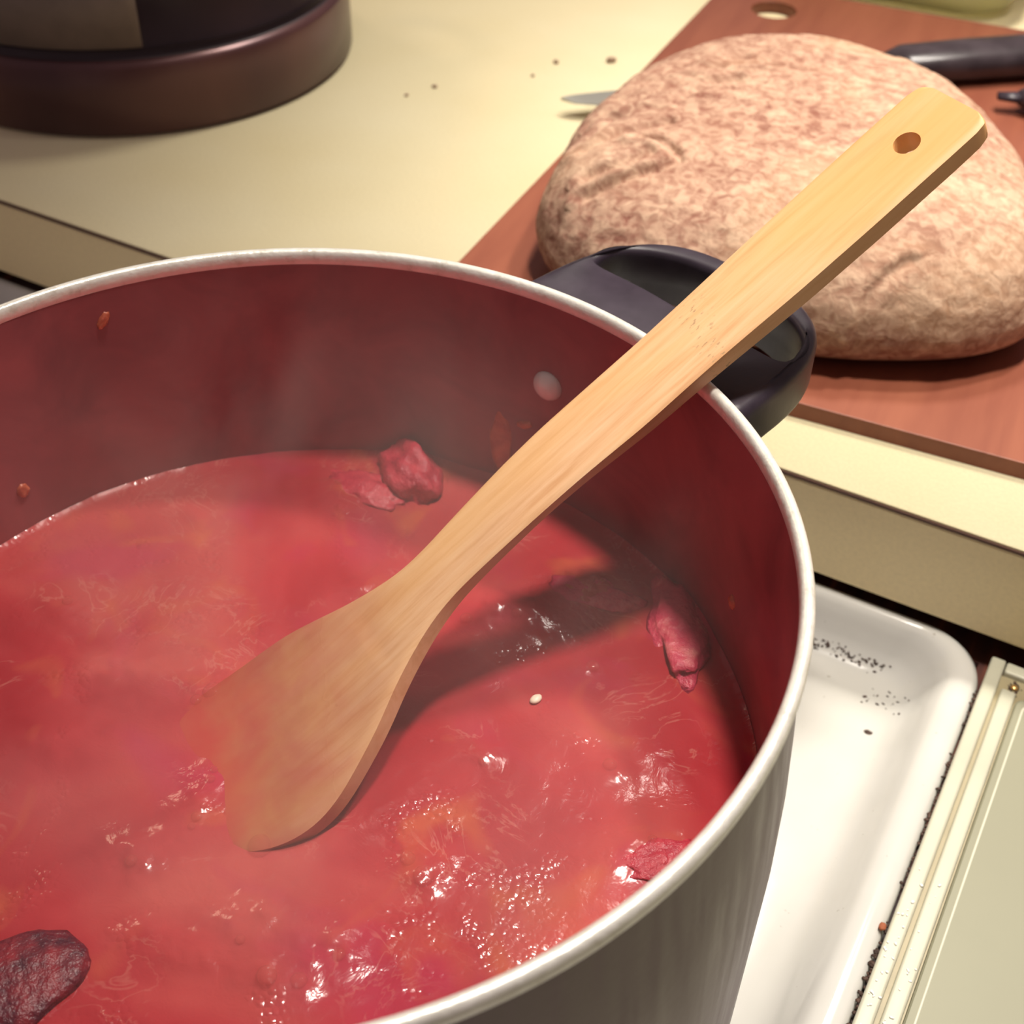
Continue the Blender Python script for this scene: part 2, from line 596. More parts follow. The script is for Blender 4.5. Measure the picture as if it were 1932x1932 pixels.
pan3 = rr_ring(0.0146, 0.4192, -0.0192, LY - 0.0173, 0.0036, 0.0102, 6)
loft('cover_panel', [pan, pan2, pan3], M_cover_panel, cv, smooth=False)
# scratched line inset on the panel
q1 = rr_ring(0.0168, 0.40, 0.02, LY - 0.0200, 0.003, 0.01025, 6)
q2 = rr_ring(0.0172, 0.3996, 0.0204, LY - 0.0204, 0.0028, 0.01045, 6)
q3 = rr_ring(0.0176, 0.3992, 0.0208, LY - 0.0208, 0.0026, 0.01025, 6)
loft('panel_bead', [q1, q2, q3], M_cover, cv, cap_first=False, cap_last=False)
bm = bmesh.new()
bmesh.ops.create_uvsphere(bm, u_segments=16, v_segments=10, radius=1.0)
for v_ in bm.verts:
    v_.co = Vector((v_.co.x * 0.0015, v_.co.y * 0.0015, max(v_.co.z, -0.3) * 0.0008))
o = from_bm('brass_screw', bm, simple('brass', (0.75, 0.48, 0.18, 1), 0.3, 0.8), cv)
o.location = (0.0118, LY - 0.0108, 0.0084)
o = from_bm('corner_rust', crumbs_bm([(0.0118 + rnd.gauss(0, 0.0012), LY - 0.0108 + rnd.gauss(0, 0.0014), 0.0079) for _ in range(40)], 0.0003, 0.0007, 12), M_burnt, cv)
o['kind'] = 'stuff'
M_drop = NT('water_drop').set(color=(0.95, 0.95, 0.88, 1), rough=0.45, spec=0.4).m
dp = []
for _ in range(60):
    yy = 0.32 + rnd.uniform(0.02, 0.115)
    if rnd.random() < 0.7:
        dp.append((rnd.uniform(0.0008, 0.0050), yy, 0.0108))
    else:
        dp.append((rnd.uniform(0.0082, 0.0125), yy, 0.0100))
o = from_bm('water_droplets', crumbs_bm(dp, 0.00022, 0.00065, 15), M_drop, cv)
o['kind'] = 'stuff'

# ------------------------------------------------------------------ the big pot
pot = tag(empty('stock_pot', (0, 0, -0.186)), 'large aluminium stock pot with dark lining and silver rim, full of red soup', 'pot')
B = 0.186
outer = [(0.0, -0.1862), (0.128, -0.1862), (0.1370, -0.1835), (0.1415, -0.177), (0.1432, -0.167), (0.1436, -0.150), (0.1436, -0.080), (0.1427, -0.055), (0.1412, -0.035), (0.1396, -0.018), (0.1386, -0.006)]
inner = [(0.1368, -0.004), (0.1376, -0.03), (0.1388, -0.06), (0.1394, -0.09), (0.1394, -0.150), (0.136, -0.176), (0.126, -0.181), (0.0, -0.181)]
mv = lambda pr: [(r_, z + B) for r_, z in pr]
wall = lathe('pot_wall', mv(outer), M_alu, pot, 224)
lin = lathe('pot_lining', mv(inner), M_lining, pot, 224)
lip = []
for k in range(16):
    a = 2 * math.pi * k / 16
    ca, sa = math.cos(a), math.sin(a)
    lip.append((0.1384 + 0.0019 * math.copysign(abs(ca) ** 0.8, ca), -0.0020 + 0.0031 * math.copysign(abs(sa) ** 0.8, sa)))
rim = lathe('pot_rim', mv(lip), M_rim, pot, 256, closed=True)
rim['label'] = 'worn silver rolled rim'


def handle(az):
    root = from_bm_handle = None
    a = math.radians(az)
    U = Vector((math.cos(a), math.sin(a), 0))
    V = Vector((-math.sin(a), math.cos(a), 0))
    n = 72

    def outer_pt(t):
        # open D: t in 0..1 from -v side at the wall round to +v side
        th = math.pi * t
        c, s = math.cos(th), math.sin(th)
        vv = -0.0480 * math.copysign(abs(c) ** 0.72, c)
        uu = 0.1375 + 0.0630 * abs(s) ** 0.62
        return uu, vv

    def inner_pt(t):
        th = 2 * math.pi * t
        c, s = math.cos(th), math.sin(th)
        vv = -0.0405 * math.copysign(abs(c) ** 0.75, c)
        uu = 0.1785 + 0.0125 * math.copysign(abs(s) ** 0.7, s)
        uu += 0.0075 * (abs(c) ** 2) * (-1)
        return uu, vv
    out = []
    for k in range(n):
        t_ = k / (n // 2)
        if k <= n // 2:
            uu, vv = outer_pt(min(1, k / (n // 2)))
        else:   # back along the wall, following the pot's curve
            q = (k - n // 2) / (n / 2)
            vv = 0.0480 * (1 - 2 * q)
            uu = math.sqrt(max(0, 0.1405 ** 2 - vv ** 2))
        out.append((uu, vv))
    # fix first points so the outline starts on the wall curve
    inn = [inner_pt(k / n) for k in range(n)]
    zt = lambda uu: -0.0045 + 0.03 * (uu - 0.17) * 1.0
    thick = 0.0195
    bm = bmesh.new()
    rings = []
    # cross section from the outside top round to the inside
    bev = 0.0042
    cen_u, cen_v = 0.172, 0.0

    def inset(pt, d):
        du, dv = cen_u - pt[0], (cen_v - pt[1])
        l = math.hypot(du, dv) or 1
        return pt[0] + du / l * d, pt[1] + dv / l * d
    prof = [(0, bev - thick * 0.0 - 0.0, 'o')]
    levels = []
    for j in range(6):      # outer, bottom corner to top corner
        pass
    steps = []
    for j in range(5):
        q = math.pi / 2 * j / 4
        steps.append(('o', bev * (1 - math.sin(q)), -thick + bev * (1 - math.cos(q)) * 1.0))
    steps = [('o', bev * (1 - math.sin(math.pi / 2 * j / 4)), -thick + bev * (1 - math.cos(math.pi / 2 * j / 4))) for j in range(5)]
    steps += [('o', bev * (1 - math.cos(math.pi / 2 * j / 4)), -bev + bev * math.sin(math.pi / 2 * j / 4)) for j in range(5)]
    b2 = 0.0026
    steps += [('i', b2 * (1 - math.sin(math.pi / 2 * j / 4)) * -1, -b2 * (1 - math.cos(math.pi / 2 * j / 4))) for j in range(5)]
    steps += [('i', 0.0, -thick)]
    for kind, d, dz in steps:
        ring = []
        for k in range(n):
            if kind == 'o':
                uu, vv = inset(out[k], d)
            else:
                uu, vv = inset(inn[k], d)
            P = U * uu + V * vv
            ring.append(bm.verts.new((P.x, P.y, zt(uu) + dz + B)))
        rings.append(ring)
    R_ = len(rings)
    for i in range(R_):
        a_, b_ = rings[i], rings[(i + 1) % R_]
        if i == R_ - 1:
            pass
        for k in range(n):
            q = (k + 1) % n
            bm.faces.new((a_[k], a_[q], b_[q], b_[k]))
    o_ = from_bm('handle', bm, M_black, pot)
    o_['label'] = 'black plastic loop handle'
    return o_


def rivet(az, z, r_=0.0056):
    a = math.radians(az)
    bm = bmesh.new()
    bmesh.ops.create_uvsphere(bm, u_segments=24, v_segments=14, radius=1.0)
    for v_ in bm.verts:
        v_.co = Vector((v_.co.x * 0.0034, v_.co.y * r_, v_.co.z * r_ * 1.0))
    o_ = from_bm('rivet', bm, M_rivet, pot)
    o_.location = (0.1378 * math.cos(a), 0.1378 * math.sin(a), z + B)
    o_.rotation_euler = (0, 0, a)
    return o_


M_rivet = NT('steel_rivet').set(color=(0.80, 0.79, 0.74, 1), metal=0.1, rough=0.22).m
handle(73)
handle(253)
rivet(85.3, -0.0362)
rivet(73.0, -0.0362)
rivet(265.3, -0.0362)
rivet(253.0, -0.0362)


# point on a horizontal plane seen from the measuring eye point (fixed numbers, independent of the camera object)
EYE = Vector((0.1724, -0.1834, 0.2222))
AX = Vector((0.87097, 0.49088, 0.01890))
AY = Vector((0.33710, -0.56920, -0.75000)).normalized()
AZ = AX.cross(AY).normalized()


def bz(px, py, z):
    ray = AX * ((px - 966) / 2436.66) + AY * ((py - 966) / 2436.66) + AZ
    return EYE + ray * ((z - EYE.z) / ray.z)


# ------------------------------------------------------------------ soup
lumps = []      # x, y, rx, ry, angle, height


def L(px, py, r1, r2, ang, h):
    p = bz(px, py, ZS)
    lumps.append((p.x, p.y, r1, r2, math.radians(ang), h * 0.85))


L(770, 880, 0.014, 0.009, 20, 0.006)
L(650, 930, 0.020, 0.012, 10, 0.0025)
L(960, 1150, 0.020, 0.010, 10, 0.0030)
L(1110, 1110, 0.020, 0.010, 0, 0.0035)
L(1290, 1180, 0.018, 0.009, 110, 0.0045)
L(1120, 1260, 0.009, 0.006, 30, 0.0020)
L(1150, 1450, 0.009, 0.007, 0, 0.0016)
L(1200, 1600, 0.016, 0.010, 60, 0.0020)
L(800, 1640, 0.013, 0.009, 40, 0.0026)
L(910, 1420, 0.009, 0.007, 20, 0.0016)
L(390, 1310, 0.014, 0.010, 10, 0.0020)
L(380, 1500, 0.008, 0.020, 10, 0.0016)
L(200, 1260, 0.020, 0.008, 20, 0.0022)
L(250, 1620, 0.012, 0.009, 0, 0.0022)
L(490, 1740, 0.018, 0.010, 30, 0.0022)
L(520, 1840, 0.013, 0.010, 0, 0.0024)
L(330, 1790, 0.020, 0.006, 10, 0.0018)
L(640, 1790, 0.010, 0.010, 0, 0.0018)
L(120, 1150, 0.013, 0.008, 0, 0.0020)
L(110, 1400, 0.018, 0.010, 30, 0.0014)
L(350, 970, 0.010, 0.006, 0, 0.0020)
L(660, 1110, 0.012, 0.006, 60, 0.0015)


def soup_h(x, y):
    h = 0.0008 * fbm(x * 42, y * 42, 1.7, 3)
    # swirls drawn round the pot by stirring
    rr = math.hypot(x, y)
    aa = math.atan2(y, x)
    h += 0.00022 * fbm(rr * 110, aa * 3.2, 4.2, 3)
    h += 0.00018 * fbm(x * 190, y * 190, 9.0, 2)
    bx, by = x + 0.012, y + 0.022
    h *= 1 - 0.85 * math.exp(-(bx * bx + by * by) / 0.0016)
    for lx, ly, r1, r2, an, hh in lumps:
        dx, dy = x - lx, y - ly
        if dx * dx + dy * dy > 0.004:
            continue
        u = (dx * math.cos(an) + dy * math.sin(an)) / r1
        w = (-dx * math.sin(an) + dy * math.cos(an)) / r2
        d = u * u + w * w
        if d < 4:
            k = math.exp(-d * 1.4)
            h += hh * k * (1 + 0.8 * fbm(x * 160, y * 160, hh * 900, 3))
    return h


NR, NA = 170, 420
RS = 0.1392
vs = [(0, 0, soup_h(0, 0))]
for i in range(1, NR + 1):
    rr = RS * i / NR
    for k in range(NA):
        a = 2 * math.pi * k / NA
        x, y = rr * math.cos(a), rr * math.sin(a)
        e = min(1.0, (RS - rr) / 0.004)
        vs.append((x, y, soup_h(x, y) + 0.0010 * (1 - e) ** 2))
fs = []
for k in range(NA):
    fs.append((0, 1 + k, 1 + (k + 1) % NA))
for i in range(NR - 1):
    for k in range(NA):
        q = (k + 1) % NA
        fs.append((1 + i * NA + k, 1 + (i + 1) * NA + k, 1 + (i + 1) * NA + q, 1 + i * NA + q))
me = bpy.data.meshes.new('soup_surface')
me.from_pydata(vs, [], fs)
me.update()
soup = tag(empty('tomato_soup', (0, 0, ZS)), 'thick red tomato soup filling the aluminium pot', 'soup')
link_obj('soup_surface', me, M_soup, soup)
# bubbles riding on the surface
M_bub = NT('soup_bubble').set(color=(0.62, 0.10, 0.06, 1), rough=0.05, spec=0.8, coat=0.6).m
t = NT('bubble_film')
t.set(color=(0.72, 0.14, 0.11, 1), rough=0.03, spec=1.0, alpha=0.16)
M_film = t.m
for (px, py, r_) in ((492, 1597, 0.0036), (520, 1572, 0.0016), (405, 1312, 0.0036), (372, 1326, 0.0020), (800, 1660, 0.0030), (770, 1628, 0.0022),
                     (1118, 1262, 0.0022), (975, 1165, 0.0020), (880, 1170, 0.0022), (1120, 1105, 0.0018), (1150, 1448, 0.0022), (912, 1440, 0.0016),
                     (505, 1850, 0.0028), (565, 1856, 0.0022), (455, 1780, 0.0014), (250, 1632, 0.0018), (398, 1475, 0.0015), (372, 1545, 0.0016),
                     (385, 1525, 0.0011), (362, 1562, 0.0012), (405, 1456, 0.0012), (640, 1806, 0.0018), (1230, 1590, 0.0014), (1195, 1610, 0.0012), (130, 1142, 0.0018), (640, 920, 0.0015)):
    p = bz(px, py, ZS)
    bm = bmesh.new()
    bmesh.ops.create_uvsphere(bm, u_segments=20, v_segments=12, radius=r_)
    o = from_bm('bubble', bm, M_film, soup)
    o.location = (p.x, p.y, soup_h(p.x, p.y) + r_ * 0.15)
    o.scale = (1, 1, 0.6)

# lumps of food in the soup
t = NT('red_meat_chunk')
v = t.coord()
nz = t.noise(v, 130, 4, 0.6)
t.set(color=t.ramp(nz, [(0.3, (0.42, 0.018, 0.045, 1)), (0.6, (0.60, 0.05, 0.075, 1)), (0.8, (0.72, 0.20, 0.22, 1))]), rough=0.22, spec=0.5, normal=t.bump(t.noise(v, 420, 4, 0.65), 0.8, 0.0012))
M_chunk = t.m
t = NT('purple_chunk')
v = t.coord()
nz = t.noise(v, 110, 4, 0.6)
t.set(color=t.ramp(nz, [(0.3, (0.46, 0.022, 0.07, 1)), (0.55, (0.54, 0.05, 0.09, 1)), (0.75, (0.66, 0.20, 0.19, 1))]), rough=0.22, spec=0.5, normal=t.bump(t.noise(v, 420, 4, 0.65), 0.8, 0.0012))
M_chunk2 = t.m


def chunk(px, py, rad, rotz, seed, mat, label, amp=0.55, lift=0.0, cat='vegetable'):
    p = bz(px, py, ZS)
    o_ = blob('tomato_chunk', mat, rad, (p.x, p.y, ZS + lift), seed, amp, 1.7, 4, rot=(0, 0, math.radians(rotz)))
    tag(o_, label, cat, 'pieces of food in the soup')
    return o_


chunk(775, 905, (0.0160, 0.0100, 0.0115), -35, 2.2, M_chunk, 'ragged crimson tomato piece rising at the back wall of the pot')
chunk(690, 925, (0.0160, 0.0090, 0.0036), 5, 6.2, M_chunk, 'flat crimson tomato piece left of the ragged one at the back')
chunk(1285, 1180, (0.0240, 0.0095, 0.0046), -62, 3.9, M_chunk2, 'long purple-red piece against the right inner wall of the pot')
chunk(1120, 1120, (0.0170, 0.0080, 0.0030), 8, 4.4, M_chunk2, 'low magenta piece under the spoon handle, shiny on top')
chunk(1240, 1620, (0.0130, 0.0080, 0.0022), 35, 9.1, M_chunk, 'low red piece near the right-hand front rim of the pot')
t = NT('dark_leaf')
v = t.coord()
t.set(color=t.ramp(t.noise(v, 140, 4, 0.65), [(0.35, (0.045, 0.008, 0.022, 1)), (0.7, (0.24, 0.012, 0.024, 1))]), rough=0.3, normal=t.bump(t.noise(v, 320, 4, 0.6), 0.9, 0.0015))
o = chunk(18, 1862, (0.0200, 0.0130, 0.0036), 60, 1.1, t.m, 'dark burgundy crinkled lump at the left front of the soup', 0.15, 0.0006)
M_seed = simple('pale_seed', (0.86, 0.70, 0.55, 1), 0.4)
p = bz(1011, 1321, ZS)
o = blob('seed', M_seed, (0.0022, 0.0015, 0.0010), (p.x, p.y, ZS + soup_h(p.x, p.y) + 0.0006), 3.0, 0.12, 1.2, 3, rot=(0, 0, 1.2))
tag(o, 'pale cream seed floating on the soup right of the spoon', 'seed')

# bits of food dried on the pot's inner wall
t = NT('dried_sauce')
v = t.coord()
t.set(color=t.ramp(t.noise(v, 160, 4), [(0.35, (0.42, 0.075, 0.04, 1)), (0.65, (0.58, 0.17, 0.08, 1))]), rough=0.35, normal=t.bump(t.noise(v, 300, 3), 0.6, 0.001))
M_dried = t.m


def wall_bit(az, z, ry, rz, seed, label, amp=0.35, tilt=0.0):
    a = math.radians(az)
    r_ = float(np.interp(-z, [0.004, 0.03, 0.06, 0.09], [0.1368, 0.1376, 0.1388, 0.1394]))
    o_ = blob('sauce_splash', M_dried, (0.0010, ry, rz), (r_ * math.cos(a), r_ * math.sin(a), z), seed, amp, 1.6, 3)
    o_.rotation_euler = (tilt, 0, a)
    tag(o_, label, 'sauce', 'sauce dried on the inner wall of the pot')
    return o_


wall_bit(93.0, -0.0700, 0.0044, 0.0150, 2.0, 'broad upright orange-brown sauce streak on the back inner wall')
wall_bit(89.2, -0.0575, 0.0034, 0.0018, 5.0, 'small orange-brown scrap beside the top of the upright streak', 0.4, -0.4)
wall_bit(82.0, -0.0490, 0.0034, 0.0080, 7.0, 'orange-brown drip of sauce just under the shiny rivet')
wall_bit(150.3, -0.0150, 0.0017, 0.0034, 9.0, 'small reddish curl of food dried high on the left inner wall', 0.6, 0.5)
wall_bit(167.0, -0.0690, 0.0024, 0.0028, 12.0, 'reddish spot low on the far left inner wall', 0.5)
wall_bit(45.0, -0.0620, 0.0020, 0.0026, 15.0, 'red ring-like spot low on the right inner wall', 0.5)
wall_bit(61.5, -0.0125, 0.0006, 0.0014, 17.0, 'tiny pale splash just under the rim by the spoon handle', 0.3)

# ------------------------------------------------------------------ spoon
SN = Vector((0.0240, 0.0468, -0.0430))
SD = Vector((0.4386, 0.7168, 0.5420)).normalized()
SW = SD.cross(Vector((0, 0, 1))).normalized()
SNn = SW.cross(SD).normalized()
st = [  # s, w left, w right, thickness, dish depth, normal offset
    (0.2030, -0.0130, 0.0070, 0.0042, 0, 0), (0.2027, -0.0152, 0.0090, 0.0052, 0, 0), (0.2010, -0.0168, 0.0104, 0.0058, 0, 0), (0.1975, -0.0176, 0.0110, 0.0062, 0, 0),
    (0.1900, -0.0176, 0.0111, 0.0064, 0, 0), (0.1845, -0.0176, 0.0111, 0.0064, 0, 0), (0.1790, -0.0176, 0.0111, 0.0064, 0, 0), (0.1600, -0.0174, 0.0112, 0.0064, 0, 0), (0.1320, -0.0170, 0.0109, 0.0062, 0, 0),
    (0.1050, -0.0164, 0.0099, 0.0056, 0, 0), (0.0900, -0.0161, 0.0098, 0.0050, 0, 0), (0.0740, -0.0163, 0.0099, 0.0045, 0, 0), (0.0500, -0.0165, 0.0086, 0.0036, 0, 0),
    (0.0340, -0.0156, 0.0084, 0.0034, 0, 0), (0.0150, -0.0136, 0.0086, 0.0040, 0, 0), (0.0000, -0.0116, 0.0092, 0.0048, 0, 0), (-0.0100, -0.0112, 0.0112, 0.0055, 0.0001, 0),
    (-0.0200, -0.0132, 0.0152, 0.0058, 0.0004, 0), (-0.0300, -0.0160, 0.0202, 0.0060, 0.0012, 0), (-0.0400, -0.0198, 0.0268, 0.0060, 0.0024, 0), (-0.0500, -0.0232, 0.0318, 0.0058, 0.0034, 0),
    (-0.0600, -0.0246, 0.0366, 0.0056, 0.0038, 0.0002), (-0.0680, -0.0252, 0.0386, 0.0054, 0.0038, 0.0006), (-0.0760, -0.0256, 0.0386, 0.0052, 0.0034, 0.0018), (-0.0840, -0.0250, 0.0366, 0.0048, 0.0028, 0.0040),
    (-0.0920, -0.0222, 0.0322, 0.0042, 0.0016, 0.0072), (-0.0975, -0.0160, 0.0250, 0.0034, 0.0006, 0.0098), (-0.1010, -0.0060, 0.0140, 0.0024, 0, 0.0116)]
S_ = np.array(st)
ss = np.concatenate([np.linspace(S_[0, 0], 0.1975, 7), np.arange(0.194, -0.0975, -0.0022), np.linspace(-0.0975, -0.1010, 5)])
o_ = np.argsort(S_[:, 0])
col = lambda k: np.interp(ss, S_[o_, 0], S_[o_, k])


def smooth1(a, n=2):
    a = a.copy()
    for _ in range(n):
        b = a.copy()
        b[8:-6] = 0.25 * a[7:-7] + 0.5 * a[8:-6] + 0.25 * a[9:-5]
        a = b
    return a


wl, wr, th, dp, no = [smooth1(col(k), 6) for k in range(1, 6)]
dp = dp * np.where(ss < -0.03, np.clip(0.75 - (-0.03 - ss) / 0.06, 0.08, 1), 1.0)
HS, HW, HR = 0.1845, -0.0032, 0.0040
NT_ = 23
rings = []
for i, s in enumerate(ss):
    ring = []
    c, hw = (wl[i] + wr[i]) / 2, (wr[i] - wl[i]) / 2
    ed = min(0.0007, th[i] * 0.3)
    for k in range(NT_):      # top face, left to right
        u = -1 + 2 * k / (NT_ - 1)
        w = c + hw * u
        z = -dp[i] * (1 - u * u) * 1.0 + no[i]
        if abs(u) > 0.999:
            z -= ed * 0.9
        ring.append((s, w, z))
    for k in range(NT_):      # underside, right to left
        u = 1 - 2 * k / (NT_ - 1)
        w = c + hw * u * 0.985
        z = -th[i] * 1.22 - dp[i] * (1 - u * u) * 1.15 + no[i]
        if abs(u) > 0.999:
            z += ed
        ring.append((s, w, z))
    rings.append(ring)
spoon = loft('wooden_spoon', rings, M_spoon, None)
tag(spoon, 'pale bamboo spoon resting across the pot rim with its bowl in the soup', 'spoon')
spoon.matrix_world = Matrix(((SD.x, SW.x, SNn.x, SN.x), (SD.y, SW.y, SNn.y, SN.y), (SD.z, SW.z, SNn.z, SN.z), (0, 0, 0, 1)))
em = spoon.modifiers.new('edge', 'EDGE_SPLIT')
em.split_angle = math.radians(50)
# hanging hole cut through the handle
bm = bmesh.new()
bmesh.ops.create_cone(bm, cap_ends=True, segments=40, radius1=HR, radius2=HR, depth=0.03, matrix=Matrix.Translation((HS, HW, 0)))
cut = from_bm('cutter', bm, M_spoon)
cut.matrix_world = spoon.matrix_world.copy()
bo = spoon.modifiers.new('hole', 'BOOLEAN')
bo.operation = 'DIFFERENCE'
bo.object = cut
bo.solver = 'EXACT'
spoon.modifiers.move(1, 0)
dg = bpy.context.evaluated_depsgraph_get()
nm = bpy.data.meshes.new_from_object(spoon.evaluated_get(dg))
spoon.modifiers.clear()
spoon.data = nm
bpy.data.objects.remove(cut)

# ------------------------------------------------------------------ cutting board
RB = math.radians(4.9)
board = tag(empty('cutting_board', (-0.1120, 0.2470, ZC), RB), 'reddish brown cutting board with a round corner hole under the bread', 'cutting board')
BW, BD, BT = 0.44, 0.478, 0.0080
hole = (0.0455, 0.436, 0.0155)
bm = bmesh.new()
# outline with rounded corners, hole bridged in by a filled face with triangulation
ring_o = rr_ring(0, BW, 0, BD, 0.016, BT, 8)
ring_h = [(hole[0] + hole[2] * math.cos(2 * math.pi * k / 40), hole[1] + hole[2] * math.sin(2 * math.pi * k / 40), BT) for k in range(40)]
vo = [bm.verts.new(p_) for p_ in ring_o]
vh = [bm.verts.new(p_) for p_ in ring_h]
eds = [bm.edges.new((a_[k], a_[(k + 1) % len(a_)])) for a_ in (vo, vh) for k in range(len(a_))]
bmesh.ops.triangle_fill(bm, use_beauty=True, edges=eds)
ext = bmesh.ops.extrude_face_region(bm, geom=list(bm.faces))
for g_ in ext['geom']:
    if isinstance(g_, bmesh.types.BMVert):
        g_.co.z = 0.0
o = from_bm('board_slab', bm, M_board, board, False)
bevel(o, 0.0022, 3, 50)

# ------------------------------------------------------------------ bread
bcx, bcy, bh = 0.020, 0.4166, 0.0690
rk = [0.1051, 0.0929, 0.0948, 0.1078, 0.1212, 0.1249, 0.1228, 0.1355, 0.1635, 0.1472, 0.1448, 0.1457]
rk = [r_ * 0.985 for r_ in rk]
prof = [(0.0, 0.0), (0.5, 0.0), (0.80, 0.0), (0.90, 0.03), (0.96, 0.12), (0.995, 0.24), (1.0, 0.34), (0.99, 0.48), (0.965, 0.58), (0.925, 0.68), (0.87, 0.77), (0.80, 0.85), (0.70, 0.91), (0.60, 0.95), (0.48, 0.975), (0.35, 0.99), (0.2, 1.0), (0.0, 1.0)]
pr = np.array(prof)
tt = np.linspace(0, 1, len(prof))
NKB = 200
tf = np.linspace(0, 1, NKB + 2)
pa, pz = np.interp(tf, tt, pr[:, 0]), np.interp(tf, tt, pr[:, 1])
for _ in range(14):
    pa[1:-1] = 0.25 * pa[:-2] + 0.5 * pa[1:-1] + 0.25 * pa[2:]
    pz[1:-1] = 0.25 * pz[:-2] + 0.5 * pz[1:-1] + 0.25 * pz[2:]
NB = 560


def rfoot(th):
    x = (th % (2 * math.pi)) / (2 * math.pi) * 12
    i = int(x) % 12
    f = x - int(x)
    p0, p1, p2, p3 = rk[(i - 1) % 12], rk[i], rk[(i + 1) % 12], rk[(i + 2) % 12]
    return 0.5 * ((2 * p1) + (-p0 + p2) * f + (2 * p0 - 5 * p1 + 4 * p2 - p3) * f * f + (-p0 + 3 * p1 - 3 * p2 + p3) * f ** 3)


creases = []


def crease(pts_, depth, width, zz):
    out_ = []
    for px_, py_ in pts_:
        q = bz(px_, py_, zz)
        out_.append((q.x - bcx, q.y - bcy))
    creases.append((out_, depth * (2.8 if pts_[0][0] < 1500 else 1.0), width))


crease([(1100, 410), (1180, 405), (1235, 400), (1266, 392), (1262, 378), (1230, 352), (1200, 345)], 0.00136, 0.00351, -0.062)
crease([(1110, 375), (1170, 372), (1225, 358)], 0.00102, 0.00405, -0.058)
crease([(1105, 315), (1165, 303), (1250, 296)], 0.00102, 0.00405, -0.055)
crease([(1090, 290), (1150, 262), (1230, 262)], 0.00075, 0.00405, -0.055)
crease([(1120, 225), (1200, 205), (1300, 190), (1380, 196)], 0.00088, 0.00405, -0.048)
crease([(1170, 190), (1260, 165), (1350, 160)], 0.00082, 0.00432, -0.046)
crease([(1210, 150), (1300, 130), (1400, 128)], 0.00075, 0.00432, -0.042)
crease([(1150, 240), (1260, 236), (1340, 205)], 0.00068, 0.00378, -0.050)
crease([(1588, 678), (1606, 662), (1622, 640), (1650, 625), (1690, 612)], 0.00170, 0.00297, -0.082)
crease([(1600, 668), (1630, 664), (1660, 652)], 0.00085, 0.00297, -0.084)


def seg_d(x, y, pl):
    best = 9.0
    for (ax_, ay_), (bx_, by_) in zip(pl[:-1], pl[1:]):
        dx, dy = bx_ - ax_, by_ - ay_
        u_ = max(0.0, min(1.0, ((x - ax_) * dx + (y - ay_) * dy) / (dx * dx + dy * dy + 1e-12)))
        ex, ey = x - ax_ - u_ * dx, y - ay_ - u_ * dy
        dd = math.hypot(ex, ey)
        if dd < abs(best):
            best = dd if (dx * ey - dy * ex) >= 0 else -dd
    return best


def bread_pt(th, k):
    r_ = rfoot(th) * pa[k]
    x, y, z = r_ * math.cos(th), r_ * math.sin(th), bh * pz[k]
    top = min(1.0, max(0.0, (pz[k] - 0.03) / 0.25))
    d = 0.0040 * fbm(x * 20, y * 20, z * 20 + 3, 3)
    m = math.exp(-((x + 0.055) / 0.050) ** 2 - ((y - 0.015) / 0.09) ** 2)
    if m > 0.02:
        wx = x + 0.012 * fbm(x * 18, y * 18, 5.0, 2)
        fold = fbm(wx * 16 + 5, (y - wx * 0.25) * 105, 2.0, 2)
        d += m * 0.0030 * (abs(fold) * 2.2 - 0.4)
    d += 0.0007 * fbm(x * 150, y * 150, z * 150, 3)
    if pz[k] > 0.2:
        for pl, dep_, wd_ in creases:
            if abs(x - pl[0][0]) + abs(y - pl[0][1]) > 0.12:
                continue
            e_ = seg_d(x, y, pl)
            if abs(e_) < wd_ * 4:
                d -= dep_ * math.exp(-(e_ / wd_) ** 2 * 2)
                d += dep_ * 0.55 * math.exp(-((e_ - wd_ * 1.5) / wd_) ** 2 * 1.2)
    d *= top
    nx, ny, nz_ = math.cos(th) * pa[k], math.sin(th) * pa[k], pz[k] * 0.9
    l = math.sqrt(nx * nx + ny * ny + nz_ * nz_) or 1
    return (x + nx / l * d, y + ny / l * d, max(0.0, z + nz_ / l * d))


vs, fs = [], []
for k in range(1, NKB + 1):
    for j in range(NB):
        vs.append(bread_pt(2 * math.pi * j / NB, k))
nk = NKB
for k in range(nk - 1):
    for j in range(NB):
        q = (j + 1) % NB
        fs.append((k * NB + j, k * NB + q, (k + 1) * NB + q, (k + 1) * NB + j))
vs.append((0, 0, 0.0))
vs.append((0, 0, bh + 0.001))
for j in range(NB):
    q = (j + 1) % NB
    fs.append((len(vs) - 2, j, q)[::-1])
    fs.append((len(vs) - 1, (nk - 1) * NB + j, (nk - 1) * NB + q))
loaf = from_py('bread_loaf', vs, fs, M_bread)
loaf.location = (bcx, bcy, ZC + BT)
tag(loaf, 'large flat round loaf with a floury, wrinkled brown crust on the board', 'bread')

